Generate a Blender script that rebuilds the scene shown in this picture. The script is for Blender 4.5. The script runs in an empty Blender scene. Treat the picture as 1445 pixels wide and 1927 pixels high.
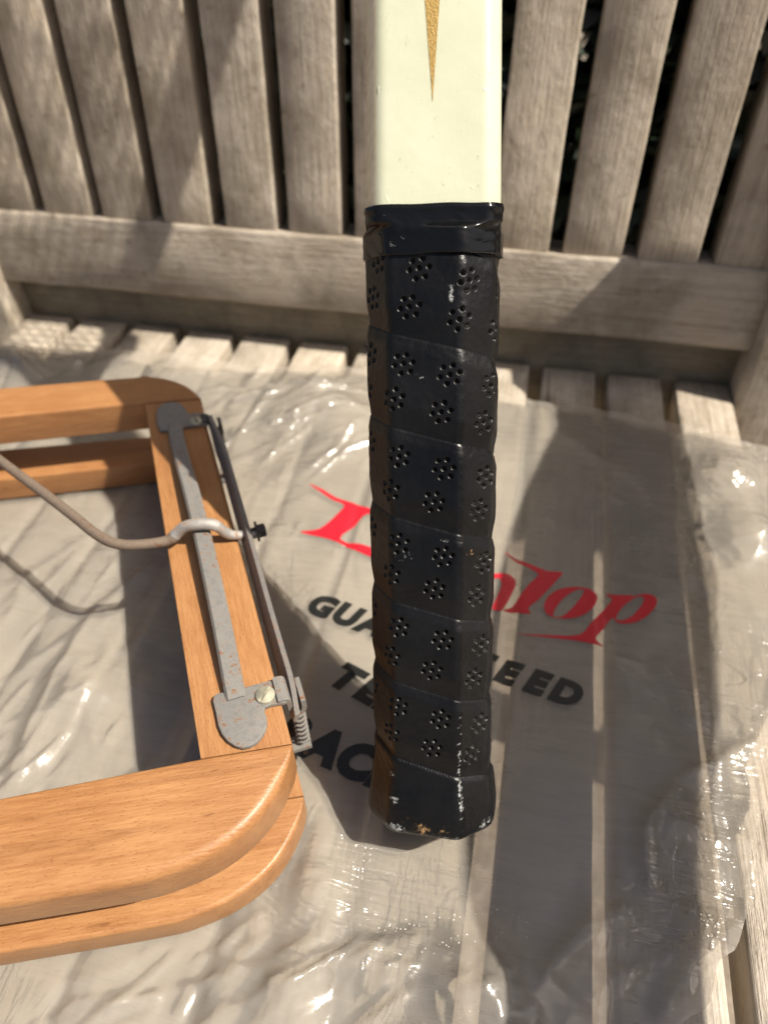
import bpy, bmesh, math, random
import numpy as np
from mathutils import Matrix, Vector

random.seed(7)
rng = np.random.default_rng(11)
scene = bpy.context.scene
col = scene.collection
MM = 0.001

# ------------------------------------------------------------------ camera
F = 1336.0; CX, CY = 722.5, 963.5          # focal length and centre in photo pixels
CAM = np.array([0.0, 0.0, 256.17])         # millimetres above the seat
YAW, PITCH, ROLL = -0.221909, 0.788796, -0.020134
_f = np.array([math.sin(YAW)*math.cos(PITCH), math.cos(YAW)*math.cos(PITCH), -math.sin(PITCH)])
_r0 = np.cross(_f, [0, 0, 1]); _r0 /= np.linalg.norm(_r0); _u0 = np.cross(_r0, _f)
_r = math.cos(ROLL)*_r0 + math.sin(ROLL)*_u0
_u = -math.sin(ROLL)*_r0 + math.cos(ROLL)*_u0
cd = bpy.data.cameras.new('camera'); cam = bpy.data.objects.new('camera', cd); col.objects.link(cam)
cd.sensor_fit = 'VERTICAL'; cd.sensor_height = 36.0; cd.lens = 36.0*F/1927.0
cd.clip_start = 0.005; cd.clip_end = 200
M = Matrix.Identity(4)
for i in range(3):
    M[i][0] = _r[i]; M[i][1] = _u[i]; M[i][2] = -_f[i]; M[i][3] = CAM[i]*MM
cam.matrix_world = M
cd.dof.use_dof = True; cd.dof.focus_distance = 0.205; cd.dof.aperture_fstop = 10.0
scene.camera = cam

# ------------------------------------------------------------------ light
SUN = np.array([0.69, -0.07, 1.0]); SUN /= np.linalg.norm(SUN)
world = bpy.data.worlds.new('World'); scene.world = world; world.use_nodes = True
nt = world.node_tree; nt.nodes.clear()
sky = nt.nodes.new('ShaderNodeTexSky'); sky.sky_type = 'NISHITA'; sky.sun_disc = False
sky.sun_elevation = math.asin(SUN[2]); sky.sun_rotation = math.atan2(SUN[0], SUN[1])
sky.air_density = 1.0; sky.dust_density = 4.0; sky.ozone_density = 0.4
bg = nt.nodes.new('ShaderNodeBackground'); bg.inputs['Strength'].default_value = 0.068
wo = nt.nodes.new('ShaderNodeOutputWorld')
nt.links.new(sky.outputs[0], bg.inputs[0]); nt.links.new(bg.outputs[0], wo.inputs[0])
ld = bpy.data.lights.new('sun', 'SUN'); ld.energy = 5.0; ld.angle = math.radians(0.55); ld.color = (1.0, 0.94, 0.84)
sun = bpy.data.objects.new('sun', ld); col.objects.link(sun)
sun.rotation_euler = Vector(SUN).to_track_quat('Z', 'Y').to_euler(); sun.location = (1, 0, 2)
vs = scene.view_settings
vs.view_transform = 'Standard'; vs.look = 'None'; vs.exposure = 0.52; vs.gamma = 1.0; vs.use_curve_mapping = False
vs.use_white_balance = True; vs.white_balance_temperature = 6650; vs.white_balance_tint = 10
cy = scene.cycles
cy.use_denoising = True; cy.max_bounces = 10; cy.transparent_max_bounces = 16; cy.caustics_reflective = False
cy.caustics_refractive = False; cy.sample_clamp_indirect = 4.0

# ------------------------------------------------------------------ helpers
def ray(x, y): return _f + _r*(x-CX)/F - _u*(y-CY)/F
def onz(x, y, z):
    d = ray(x, y); return CAM + d*((z-CAM[2])/d[2])
def Z(x, y, z): return tuple(onz(x, y, z)[:2])

def tag(o, label=None, cat=None, group=None, kind=None):
    for k, v in (('label', label), ('category', cat), ('group', group), ('kind', kind)):
        if v: o[k] = v
    return o
def link(name, me, mat=None, parent=None):
    o = bpy.data.objects.new(name, me); col.objects.link(o)
    if mat and me is not None and not me.materials: me.materials.append(mat)
    if parent: o.parent = parent
    return o
def empty(name, loc=(0, 0, 0)):
    o = bpy.data.objects.new(name, None); col.objects.link(o); o.location = [c*MM for c in loc]
    o.empty_display_size = 0.02; return o
def mesh(name, verts, faces, smooth=False):
    """verts in millimetres"""
    me = bpy.data.meshes.new(name)
    v = np.asarray(verts, dtype=float)*MM
    if isinstance(faces, np.ndarray):
        n = len(faces); k = faces.shape[1]
        me.vertices.add(len(v)); me.vertices.foreach_set('co', v.astype(np.float32).ravel())
        me.loops.add(n*k); me.loops.foreach_set('vertex_index', faces.astype(np.int32).ravel())
        me.polygons.add(n); me.polygons.foreach_set('loop_start', np.arange(0, n*k, k, dtype=np.int32))
        me.update(calc_edges=True)
    else:
        me.from_pydata([tuple(p) for p in v], [], faces); me.update()
    me.polygons.foreach_set('use_smooth', [smooth]*len(me.polygons))
    me.validate()
    return me
def part(name, me, mat, parent, loc=(0, 0, 0), rot=(0, 0, 0)):
    o = link(name, me, mat, parent); o.location = [c*MM for c in loc]; o.rotation_euler = rot; return o
def grid_faces(nr, nc, closed=False):
    c = nc if closed else nc-1
    i = np.arange(nr-1)[:, None]*nc; j = np.arange(c)[None, :]; jn = (j+1) % nc
    return np.stack([i+j, i+jn, i+nc+jn, i+nc+j], -1).reshape(-1, 4)

def smooth01(t): t = np.clip(t, 0, 1); return t*t*(3-2*t)
class Noise:
    def __init__(s, seed):
        r = np.random.default_rng(seed); s.p = r.permutation(512); a = r.random(512)*2*np.pi
        s.g = np.stack([np.cos(a), np.sin(a)], -1)
    def __call__(s, x, y):
        x = np.asarray(x, float); y = np.asarray(y, float)
        xi = np.floor(x).astype(int); yi = np.floor(y).astype(int); fx = x-xi; fy = y-yi
        def gr(ix, iy, dx, dy):
            h = s.p[(s.p[ix & 511]+iy) & 511]; g = s.g[h]; return g[..., 0]*dx+g[..., 1]*dy
        u = fx**3*(fx*(fx*6-15)+10); v = fy**3*(fy*(fy*6-15)+10)
        a = gr(xi, yi, fx, fy); b = gr(xi+1, yi, fx-1, fy); c = gr(xi, yi+1, fx, fy-1); d = gr(xi+1, yi+1, fx-1, fy-1)
        return (a+(b-a)*u)*(1-v)+(c+(d-c)*u)*v
N1, N2, N3, N4 = Noise(1), Noise(2), Noise(3), Noise(4)

def box_mesh(name, lx, ly, lz, bev=1.5, cuts=0, jitter=0.0, seed=0, axis=1, seg=2):
    """centred box; length cuts along axis, worn edges"""
    bm = bmesh.new(); bmesh.ops.create_cube(bm, size=1.0)
    for v in bm.verts: v.co = Vector((v.co.x*lx*MM, v.co.y*ly*MM, v.co.z*lz*MM))
    bmesh.ops.bevel(bm, geom=bm.edges[:], offset=bev*MM, segments=seg, affect='EDGES', profile=0.5)
    if cuts:
        L = (lx, ly, lz)[axis]
        for k in range(1, cuts):
            p = Vector((0, 0, 0)); p[axis] = (-L/2 + L*k/cuts)*MM; n = Vector((0, 0, 0)); n[axis] = 1
            bmesh.ops.bisect_plane(bm, geom=bm.verts[:]+bm.edges[:]+bm.faces[:], plane_co=p, plane_no=n)
    if jitter:
        rr = random.Random(seed)
        for v in bm.verts: v.co += Vector((rr.uniform(-1, 1), rr.uniform(-1, 1), rr.uniform(-1, 1)))*jitter*MM
    me = bpy.data.meshes.new(name); bm.to_mesh(me); bm.free()
    me.polygons.foreach_set('use_smooth', [True]*len(me.polygons))
    try: me.set_sharp_from_angle(angle=math.radians(50))
    except Exception: pass
    return me

def tube(path, rad, n=12, caps=True, closed=False):
    path = [np.asarray(p, float) for p in path]; m = len(path); V = []
    rad = rad if hasattr(rad, '__len__') else [rad]*m
    prev = None
    for i, p in enumerate(path):
        if closed: t = path[(i+1) % m]-path[i-1]
        else: t = path[min(i+1, m-1)]-path[max(i-1, 0)]
        t = t/np.linalg.norm(t)
        if prev is None:
            a = np.array([0, 0, 1.]) if abs(t[2]) < .9 else np.array([1., 0, 0])
        else: a = prev
        a = a-t*(a@t); a /= np.linalg.norm(a); prev = a; b = np.cross(t, a)
        for k in range(n):
            th = 2*math.pi*k/n; V.append(p+(a*math.cos(th)+b*math.sin(th))*rad[i])
    Fc = []
    for i in range(m if closed else m-1):
        for k in range(n):
            i2 = (i+1) % m
            Fc.append((i*n+k, i*n+(k+1) % n, i2*n+(k+1) % n, i2*n+k))
    if caps and not closed:
        Fc.append(tuple(range(n-1, -1, -1))); Fc.append(tuple((m-1)*n+k for k in range(n)))
    return V, Fc
def smooth_path(pts, sub=6):
    P = [np.asarray(p, float) for p in pts]; P = [2*P[0]-P[1]]+P+[2*P[-1]-P[-2]]; out = []
    for i in range(1, len(P)-2):
        for k in range(sub):
            t = k/sub; a, b, c, d = P[i-1:i+3]
            out.append(.5*((2*b)+(-a+c)*t+(2*a-5*b+4*c-d)*t*t+(-a+3*b-3*c+d)*t**3))
    out.append(P[-2]); return out
def prism_mesh(name, poly, z0, z1, rad, steps=4, origin=(0, 0), ang=0.0):
    """outline (mm, world) lifted z0..z1; rad = per-vertex or one (top, bottom) rounding; returned in a frame turned by ang about origin"""
    P = np.asarray(poly, float); n = len(P)
    area = np.sum(P[:, 0]*np.roll(P[:, 1], -1)-np.roll(P[:, 0], -1)*P[:, 1])
    if area < 0:
        P = P[::-1]
        if hasattr(rad, '__len__') and len(rad) == n: rad = list(rad)[::-1]
    if not (hasattr(rad, '__len__') and len(rad) == n): rad = [rad]*n
    rt = np.array([r[0] if hasattr(r, '__len__') else r for r in rad], float)
    rb = np.array([r[1] if hasattr(r, '__len__') else r for r in rad], float)
    e = np.roll(P, -1, 0)-P; e /= np.linalg.norm(e, axis=1)[:, None]
    nrm = np.stack([-e[:, 1], e[:, 0]], -1)          # inward of each edge
    mi = nrm+np.roll(nrm, 1, 0); mi /= np.linalg.norm(mi, axis=1)[:, None]
    ml = 1/np.maximum(.5, np.sum(mi*nrm, 1)); mi = mi*ml[:, None]
    rings = []
    for k in range(steps+1):
        th = math.pi/2*k/steps
        ins = rb*(1-math.sin(th)); zz = z0+rb*(1-math.cos(th))
        rings.append(np.column_stack([P+mi*ins[:, None], zz]))
    for k in range(steps+1):
        th = math.pi/2*k/steps
        ins = rt*(1-math.cos(th)); zz = z1-rt*(1-math.sin(th))
        rings.append(np.column_stack([P+mi*ins[:, None], zz]))
    V = np.concatenate(rings)
    c, s = math.cos(-ang), math.sin(-ang); x, y = V[:, 0]-origin[0], V[:, 1]-origin[1]
    V = np.column_stack([c*x-s*y, s*x+c*y, V[:, 2]])
    Fc = [tuple(q) for q in grid_faces(len(rings), n, True)]
    Fc.append(tuple(range(n-1, -1, -1))); Fc.append(tuple((len(rings)-1)*n+k for k in range(n)))
    me = mesh(name, V, Fc, True)
    try: me.set_sharp_from_angle(angle=math.radians(40))
    except Exception: pass
    return me

# ------------------------------------------------------------------ materials
class NT:
    def __init__(s, name):
        s.m = bpy.data.materials.new(name); s.m.use_nodes = True; s.t = s.m.node_tree
        s.b = s.t.nodes['Principled BSDF']; s.out = s.t.nodes['Material Output']
    def n(s, typ, **kw):
        o = s.t.nodes.new(typ)
        for k, v in kw.items():
            if k in o.inputs: o.inputs[k].default_value = v
            else: setattr(o, k, v)
        return o
    def l(s, a, b): s.t.links.new(a, b)
    def mapping(s, src, scale, rot=(0, 0, 0)):
        m = s.n('ShaderNodeMapping'); m.inputs['Scale'].default_value = scale; m.inputs['Rotation'].default_value = rot; s.l(src, m.inputs['Vector']); return m.outputs[0]
    def noise(s, vec, scale, detail=4, rough=.6, dist=0.0):
        n = s.n('ShaderNodeTexNoise'); n.inputs['Scale'].default_value = scale; n.inputs['Detail'].default_value = detail
        n.inputs['Roughness'].default_value = rough; n.inputs['Distortion'].default_value = dist; s.l(vec, n.inputs['Vector']); return n.outputs['Fac']
    def ramp(s, fac, stops):
        r = s.n('ShaderNodeValToRGB'); e = r.color_ramp.elements
        while len(e) < len(stops): e.new(.5)
        for i, (p, c) in enumerate(stops):
            e[i].position = p; e[i].color = (*c, 1) if len(c) == 3 else c
        s.l(fac, r.inputs['Fac']); return r.outputs['Color']
    def mix(s, fac, a, b, typ='MIX'):
        m = s.n('ShaderNodeMix', data_type='RGBA', blend_type=typ)
        for i, v in ((0, fac), (6, a), (7, b)):
            if hasattr(v, 'links') or hasattr(v, 'is_linked'): s.l(v, m.inputs[i])
            else: m.inputs[i].default_value = v if i == 0 else ((*v, 1) if len(v) == 3 else v)
        return m.outputs[2]
    def math(s, op, a, b=None, clamp=False):
        m = s.n('ShaderNodeMath', operation=op, use_clamp=clamp)
        for i, v in ((0, a), (1, b)):
            if v is None: continue
            if hasattr(v, 'is_linked'): s.l(v, m.inputs[i])
            else: m.inputs[i].default_value = v
        return m.outputs[0]
    def bump(s, h, strength, dist, normal=None):
        b = s.n('ShaderNodeBump'); b.inputs['Strength'].default_value = strength; b.inputs['Distance'].default_value = dist
        s.l(h, b.inputs['Height'])
        if normal is not None: s.l(normal, b.inputs['Normal'])
        return b.outputs['Normal']
    def objvec(s):
        tc = s.n('ShaderNodeTexCoord'); oi = s.n('ShaderNodeObjectInfo')
        v = s.n('ShaderNodeVectorMath', operation='MULTIPLY_ADD'); v.inputs[1].default_value = (1, 1, 1)
        s.l(tc.outputs['Object'], v.inputs[0])
        sc = s.n('ShaderNodeVectorMath', operation='SCALE'); sc.inputs[0].default_value = (3.1, 5.3, 7.7); s.l(oi.outputs['Random'], sc.inputs['Scale'])
        s.l(sc.outputs[0], v.inputs[2]); s.rand = oi.outputs['Random']; return v.outputs[0]

def weathered_wood(name='weathered_teak', tint=(1, 1, 1)):
    g = NT(name); v = g.objvec()
    fine = g.noise(g.mapping(v, (900, 22, 900)), 1.0, 5, .65, .3)
    wide = g.noise(g.mapping(v, (160, 7, 160)), 1.0, 4, .6, .8)
    blot = g.noise(v, 28, 5, .65)
    c = g.ramp(fine, [(.24, (.26, .225, .185)), (.46, (.50, .455, .395)), (.75, (.74, .695, .62))])
    c2 = g.ramp(wide, [(.3, (.45, .40, .34)), (.7, (.66, .61, .54))])
    c = g.mix(.4, c, c2)
    st = g.ramp(blot, [(.38, (.62, .60, .56)), (.55, (1, 1, 1)), (.75, (1.0, .93, .83))])
    c = g.mix(.8, c, st, 'MULTIPLY')
    spots = g.ramp(g.noise(v, 130, 2, .5), [(.66, (1, 1, 1)), (.74, (.55, .5, .42))])
    c = g.mix(.6, c, spots, 'MULTIPLY')
    pat = g.ramp(g.noise(g.mapping(v, (70, 45, 70)), 1.0, 6, .7), [(.35, (.84, .81, .77)), (.6, (1.03, 1.02, 1.0))])
    c = g.mix(.8, c, pat, 'MULTIPLY'); c = g.mix(1.0, c, tint, 'MULTIPLY')
    c = g.mix(1.0, c, g.ramp(g.rand, [(0, (.84, .80, .755)), (.5, (.97, .95, .92)), (1, (1.05, 1.01, .94))]), 'MULTIPLY')
    crack = g.ramp(g.noise(g.mapping(v, (420, 9, 420)), 1.0, 3, .6, .4), [(.27, (.32, .27, .22)), (.32, (1, 1, 1))]); c = g.mix(.85, c, crack, 'MULTIPLY')
    g.l(c, g.b.inputs['Base Color'])
    g.l(g.ramp(blot, [(.3, (.36,)*3), (.7, (.58,)*3)]), g.b.inputs['Roughness'])
    lump = g.noise(g.mapping(v, (260, 120, 260)), 1.0, 3, .6)
    n1 = g.bump(fine, .9, .0009); n2 = g.bump(lump, .5, .0018, n1)
    g.l(n2, g.b.inputs['Normal'])
    return g.m
def beech():
    g = NT('varnished_beech'); v = g.objvec()      # grain along local X
    grain = g.noise(g.mapping(v, (14, 260, 120)), 1.0, 4, .6, .5)
    fine = g.noise(g.mapping(v, (120, 1500, 900)), 1.0, 3, .6)
    c = g.ramp(grain, [(.25, (.27, .118, .042)), (.45, (.37, .175, .064)), (.6, (.40, .196, .075)), (.78, (.46, .245, .10))])
    c = g.mix(.35, c, g.ramp(fine, [(.35, (.26, .112, .042)), (.65, (.47, .245, .102))]))
    vo = g.n('ShaderNodeTexVoronoi'); vo.inputs['Scale'].default_value = 1.0; g.l(g.mapping(v, (420, 1700, 1300)), vo.inputs['Vector'])
    fleck = g.ramp(vo.outputs['Distance'], [(.08, (.56, .46, .39)), (.22, (1, 1, 1))])
    c = g.mix(.9, c, fleck, 'MULTIPLY')
    scr = g.ramp(g.noise(g.mapping(v, (60, 500, 300), (0, 0, .5)), 1.0, 2, .5, .6), [(.24, (.45, .36, .3)), (.28, (1, 1, 1))]); c = g.mix(.6, c, scr, 'MULTIPLY')
    big = g.ramp(g.noise(v, 22, 3, .6), [(.35, (.80, .72, .66)), (.62, (1, 1, 1))])
    c = g.mix(.7, c, big, 'MULTIPLY')
    # sharp edges: rubbed, darker varnish line
    g.l(c, g.b.inputs['Base Color'])
    g.l(g.ramp(fine, [(.3, (.38,)*3), (.7, (.56,)*3)]), g.b.inputs['Roughness'])
    g.b.inputs['Coat Weight'].default_value = .12; g.b.inputs['Coat Roughness'].default_value = .28
    n1 = g.bump(fine, .25, .0003); g.l(g.bump(vo.outputs['Distance'], .25, .0003, n1), g.b.inputs['Normal'])
    return g.m
def metal(name, base, rust, amount, rough=.42, metallic=.75):
    g = NT(name); v = g.objvec()
    a = g.noise(v, 420, 6, .7); b = g.noise(v, 60, 4, .6); sp = g.noise(v, 1500, 3, .6)
    c = g.ramp(a, [(.35, tuple(x*.84 for x in base)), (.65, tuple(min(1, x*1.14) for x in base))])
    msk = g.math('MULTIPLY', g.ramp(a, [(.53, (0, 0, 0)), (.63, (1, 1, 1))]), g.ramp(b, [(.34, (0, 0, 0)), (.55, (1, 1, 1))]))
    msk = g.math('MULTIPLY', msk, amount, True)
    c = g.mix(msk, c, rust); g.l(c, g.b.inputs['Base Color'])
    g.l(g.math('MULTIPLY', g.math('SUBTRACT', 1.0, msk), metallic), g.b.inputs['Metallic'])
    r = g.math('ADD', g.math('MULTIPLY', msk, .4), g.math('MULTIPLY_ADD', sp, .3)); g.l(g.math('ADD', r, rough-.15), g.b.inputs['Roughness'])
    g.l(g.bump(a, .35, .0003), g.b.inputs['Normal'])
    return g.m
def leather():
    g = NT('black_leather')
    tc = g.n('ShaderNodeTexCoord'); v = tc.outputs['Object']
    at = g.n('ShaderNodeAttribute', attribute_name='wear'); sep = g.n('ShaderNodeSeparateColor'); g.l(at.outputs['Color'], sep.inputs[0])
    vo = g.n('ShaderNodeTexVoronoi'); vo.inputs['Scale'].default_value = 1500; vo.feature = 'SMOOTH_F1'; g.l(v, vo.inputs['Vector'])
    ns = g.noise(v, 900, 5, .65); bl = g.noise(v, 45, 5, .65)
    c = g.ramp(bl, [(.3, (.0030, .0030, .0034)), (.7, (.0075, .0075, .0080))])
    dust = g.ramp(g.noise(v, 2600, 2, .5), [(.72, (0, 0, 0)), (.82, (.35, .35, .35))])
    c = g.mix(dust, c, (.10, .095, .09))
    c = g.mix(sep.outputs[0], c, (.15, .14, .12))          # raw hide inside the holes
    nm = g.math('MULTIPLY', sep.outputs[1], g.ramp(g.noise(v, 1300, 5, .75), [(.40, (0, 0, 0)), (.60, (1, 1, 1))]), True)
    c = g.mix(nm, c, (.46, .47, .46))
    tm = g.math('MULTIPLY', sep.outputs[2], g.ramp(g.noise(g.mapping(v, (1, .4, 1)), 1100, 5, .75), [(.42, (0, 0, 0)), (.56, (1, 1, 1))]), True)
    c = g.mix(tm, c, (.36, .22, .10))
    g.l(c, g.b.inputs['Base Color'])
    rgh = g.math('ADD', g.math('MULTIPLY', bl, .34), .17); g.l(g.math('ADD', rgh, g.math('MULTIPLY', nm, .3)), g.b.inputs['Roughness'])
    g.b.inputs['Specular IOR Level'].default_value = .29
    n1 = g.bump(vo.outputs['Distance'], .22, .00030); g.l(g.bump(ns, .16, .0003, n1), g.b.inputs['Normal'])
    return g.m
def simple(name, colr, rough=.5, metallic=0.0, bump=None, spec=.5, coat=0.0):
    g = NT(name); g.b.inputs['Base Color'].default_value = (*colr, 1); g.b.inputs['Roughness'].default_value = rough
    g.b.inputs['Metallic'].default_value = metallic; g.b.inputs['Specular IOR Level'].default_value = spec; g.b.inputs['Coat Weight'].default_value = coat
    if bump:
        v = g.objvec(); h = g.noise(v, bump[0], 5, .65); g.l(g.bump(h, bump[1], bump[2]), g.b.inputs['Normal'])
        g.l(g.mix(.5, (*colr, 1), g.ramp(h, [(.3, tuple(c*.6 for c in colr)), (.7, tuple(min(1, c*1.3) for c in colr))])), g.b.inputs['Base Color'])
    return g.m
def lacquer():
    g = NT('cream_lacquer'); tc = g.n('ShaderNodeTexCoord'); v = tc.outputs['Object']
    at = g.n('ShaderNodeAttribute', attribute_name='side')
    bl = g.noise(v, 60, 4, .6)
    c = g.ramp(bl, [(.3, (.53, .545, .39)), (.7, (.59, .60, .45))])
    scr = g.noise(g.mapping(v, (900, 900, 60), (0.5, .2, .3)), 1.0, 3, .6, .8)
    c = g.mix(.5, c, g.ramp(scr, [(.29, (.50, .44, .32)), (.33, (1, 1, 1))]), 'MULTIPLY')
    w = g.ramp(g.noise(g.mapping(v, (600, 600, 30)), 1.0, 4, .6), [(.3, (.66, .54, .34)), (.7, (.84, .72, .50))])
    c = g.mix(at.outputs['Fac'], c, w)
    g.l(c, g.b.inputs['Base Color']); g.b.inputs['Roughness'].default_value = .28
    g.b.inputs['Coat Weight'].default_value = .3; g.b.inputs['Coat Roughness'].default_value = .12
    lump = g.noise(v, 220, 3, .5); n1 = g.bump(lump, .09, .0010)
    chips = g.ramp(g.noise(g.mapping(v, (1, 1, .5)), 330, 2, .4), [(.70, (0, 0, 0)), (.76, (1, 1, 1))])
    g.l(g.bump(chips, .35, .0003, n1), g.b.inputs['Normal'])
    return g.m
def plastic_film(name='clear_plastic_film', extra=0.0):
    g = NT(name); g.t.nodes.remove(g.b); tc = g.n('ShaderNodeTexCoord'); v = tc.outputs['Object']
    haze = g.noise(v, 18, 5, .6); streak = g.noise(g.mapping(v, (30, 220, 60), (0, 0, .75)), 1.0, 5, .65, .8)
    w1 = g.noise(g.mapping(v, (60, 160, 100), (0, 0, .6)), 1.0, 5, .6, 1.2); w2 = g.noise(v, 420, 4, .6, .6)
    n1 = g.bump(w1, .12, .0020); nn = g.bump(w2, .035, .0008, n1)
    cr1 = g.ramp(g.noise(g.mapping(v, (14, 42, 40), (0, 0, .7)), 1.0, 3, .55, 1.6), [(.46, (0, 0, 0)), (.50, (1, 1, 1)), (.54, (0, 0, 0))])
    cr2 = g.ramp(g.noise(g.mapping(v, (46, 14, 40), (0, 0, .35)), 1.0, 3, .55, 1.4), [(.46, (0, 0, 0)), (.50, (1, 1, 1)), (.54, (0, 0, 0))])
    am = g.n('ShaderNodeAttribute', attribute_name='crumple').outputs['Fac']
    for sc_, rt_, lo in (((7, 150, 20), .62, .47), ((9, 260, 20), .48, .465)):
        st = g.ramp(g.noise(g.mapping(v, sc_, (0, 0, rt_)), 1.0, 2, .5, .5), [(lo, (0, 0, 0)), (.5, (1, 1, 1)), (1-lo, (0, 0, 0))])
        pm_ = g.ramp(g.noise(v, 11+rt_*5, 2, .5), [(.46, (0, 0, 0)), (.58, (1, 1, 1))])
        nn = g.bump(g.math('MULTIPLY', g.math('MULTIPLY', st, pm_), am), .36, .0009, nn)
    nn = g.bump(g.math('MULTIPLY', g.math('ADD', cr1, cr2), am), .30, .0012, nn)
    body = g.ramp(g.noise(v, 1500, 3, .6), [(.71, (.86, .80, .70)), (.77, (.28, .22, .15))])
    df = g.n('ShaderNodeBsdfDiffuse'); g.l(body, df.inputs['Color'])
    tl = g.n('ShaderNodeBsdfTranslucent'); g.l(body, tl.inputs['Color'])
    dt = g.n('ShaderNodeMixShader'); dt.inputs[0].default_value = .50; g.l(df.outputs[0], dt.inputs[1]); g.l(tl.outputs[0], dt.inputs[2])
    tr = g.n('ShaderNodeBsdfTransparent'); tr.inputs[0].default_value = (.95, .94, .92, 1)
    lay = g.n('ShaderNodeAttribute', attribute_name='layers').outputs['Fac']
    f = g.math('ADD', g.math('MULTIPLY', haze, .18), g.math('MULTIPLY', streak, .16)); f = g.math('ADD', g.math('ADD', f, lay), extra-.06, True)
    bs = g.n('ShaderNodeMixShader'); g.l(f, bs.inputs[0]); g.l(tr.outputs[0], bs.inputs[1]); g.l(dt.outputs[0], bs.inputs[2])
    gl = g.n('ShaderNodeBsdfGlossy'); g.l(g.math('ADD', g.math('MULTIPLY', haze, .24), .07), gl.inputs['Roughness']); g.l(nn, gl.inputs['Normal'])
    fr = g.n('ShaderNodeFresnel'); fr.inputs['IOR'].default_value = 1.5; g.l(nn, fr.inputs['Normal'])
    fin = g.n('ShaderNodeMixShader'); g.l(g.math('MULTIPLY', fr.outputs[0], 1.6, True), fin.inputs[0]); g.l(bs.outputs[0], fin.inputs[1]); g.l(gl.outputs[0], fin.inputs[2])
    g.l(fin.outputs[0], g.out.inputs['Surface'])
    return g.m
def ink(name, colr):
    g = NT(name); v = g.objvec()
    g.b.inputs['Base Color'].default_value = (*colr, 1); g.b.inputs['Roughness'].default_value = .28
    tr = g.n('ShaderNodeBsdfTransparent'); ms = g.n('ShaderNodeMixShader')
    g.l(g.ramp(g.noise(v, 500, 4, .6), [(.25, (.90,)*3), (.5, (.985,)*3)]), ms.inputs[0])
    g.l(tr.outputs[0], ms.inputs[1]); g.l(g.b.outputs[0], ms.inputs[2]); g.l(ms.outputs[0], g.out.inputs['Surface'])
    return g.m

TEAK_SHADED = weathered_wood('shaded_teak', (.50, .50, .44))  # darker, slightly green teak; shade below the back rail put into the tint
TEAK, BEECH, LEATHER, LACQ, FILM = weathered_wood(), beech(), leather(), lacquer(), plastic_film()
GALV = metal('galvanised_steel', (.30, .29, .27), (.19, .085, .033), 1.0, .36, .65)
DARKSTEEL = metal('dark_steel', (.12, .115, .11), (.14, .07, .035), .7, .45)
WIRE = metal('rusty_wire', (.25, .195, .15), (.13, .065, .03), 1.0, .33, .6)
BRASS = metal('nickel_screw', (.52, .50, .40), (.25, .2, .1), .2, .3, .9)
def tape():
    g = NT('black_tape'); v = g.objvec()
    sc = g.ramp(g.noise(g.mapping(v, (260, 60, 700), (.2, .1, .4)), 1.0, 5, .7, .8), [(.655, (0, 0, 0)), (.70, (1, 1, 1))]); pt = g.ramp(g.noise(v, 90, 3, .5), [(.48, (0, 0, 0)), (.62, (1, 1, 1))])
    m = g.math('MULTIPLY', sc, pt, True); g.l(g.mix(m, (.0045, .0046, .005), (.20, .20, .20)), g.b.inputs['Base Color'])
    g.l(g.math('ADD', g.math('MULTIPLY', m, .4), g.math('MULTIPLY', g.noise(v, 120, 4, .6), .26)), g.b.inputs['Roughness']); g.b.inputs['Specular IOR Level'].default_value = .32
    g.l(g.bump(g.noise(g.mapping(v, (40, 40, 220)), 1.0, 4, .6), .18, .0010), g.b.inputs['Normal']); return g.m
RUBBER = tape()
GOLD = simple('gold_paint', (.34, .215, .055), .42, .3, bump=(1800, .5, .0004))
STRING = simple('gut_string', (.62, .52, .32), .4)
RED = ink('red_ink', (.55, .014, .030)); BLACK = ink('black_ink', (.012, .013, .013))

# ------------------------------------------------------------------ ground
def ground_mat():
    g = NT('paving'); tc = g.n('ShaderNodeTexCoord'); v = tc.outputs['Object']
    a = g.noise(v, 9, 6, .65); b = g.noise(v, 130, 4, .6)
    c = g.ramp(a, [(.3, (.17, .13, .095)), (.7, (.30, .25, .19))]); c = g.mix(.4, c, g.ramp(b, [(.35, (.10, .08, .06)), (.65, (.36, .31, .25))]))
    g.l(c, g.b.inputs['Base Color']); g.b.inputs['Roughness'].default_value = .9; g.l(g.bump(b, .5, .006), g.b.inputs['Normal']); return g.m
FLOOR = -420.0
gd = link('ground', mesh('ground', [(-40000, -40000, FLOOR), (40000, -40000, FLOOR), (40000, 40000, FLOOR), (-40000, 40000, FLOOR)], [(0, 1, 2, 3)]), ground_mat())
tag(gd, 'brown sandy ground glimpsed below the seat slats', 'ground', kind='structure')

# hedge behind the chair
hv, hf = [], []
for i in range(26000):
    c = np.array([random.uniform(-900, 700), 640+abs(random.gauss(0, 110)), random.uniform(FLOOR, 900)])
    a = np.array([random.gauss(0, 1), random.gauss(0, 1), random.gauss(0, 1)]); a /= np.linalg.norm(a)
    b = np.cross(a, [random.gauss(0, 1), random.gauss(0, 1), random.gauss(0, 1)]); b /= np.linalg.norm(b)
    L = random.uniform(24, 46); w = L*.32; k = len(hv)
    hv += [c-a*L, c+b*w, c+a*L, c-b*w]; hf.append((k, k+1, k+2, k+3))
hedge = empty('hedge', (-100, 700, FLOOR))
def leaf_mat():
    g = NT('hedge_leaf'); v = g.objvec(); n = g.noise(v, 12, 3, .6)
    g.l(g.ramp(n, [(.3, (.006, .012, .006)), (.55, (.010, .020, .008)), (.75, (.035, .018, .009))]), g.b.inputs['Base Color']); g.b.inputs['Roughness'].default_value = .5; return g.m
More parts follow.
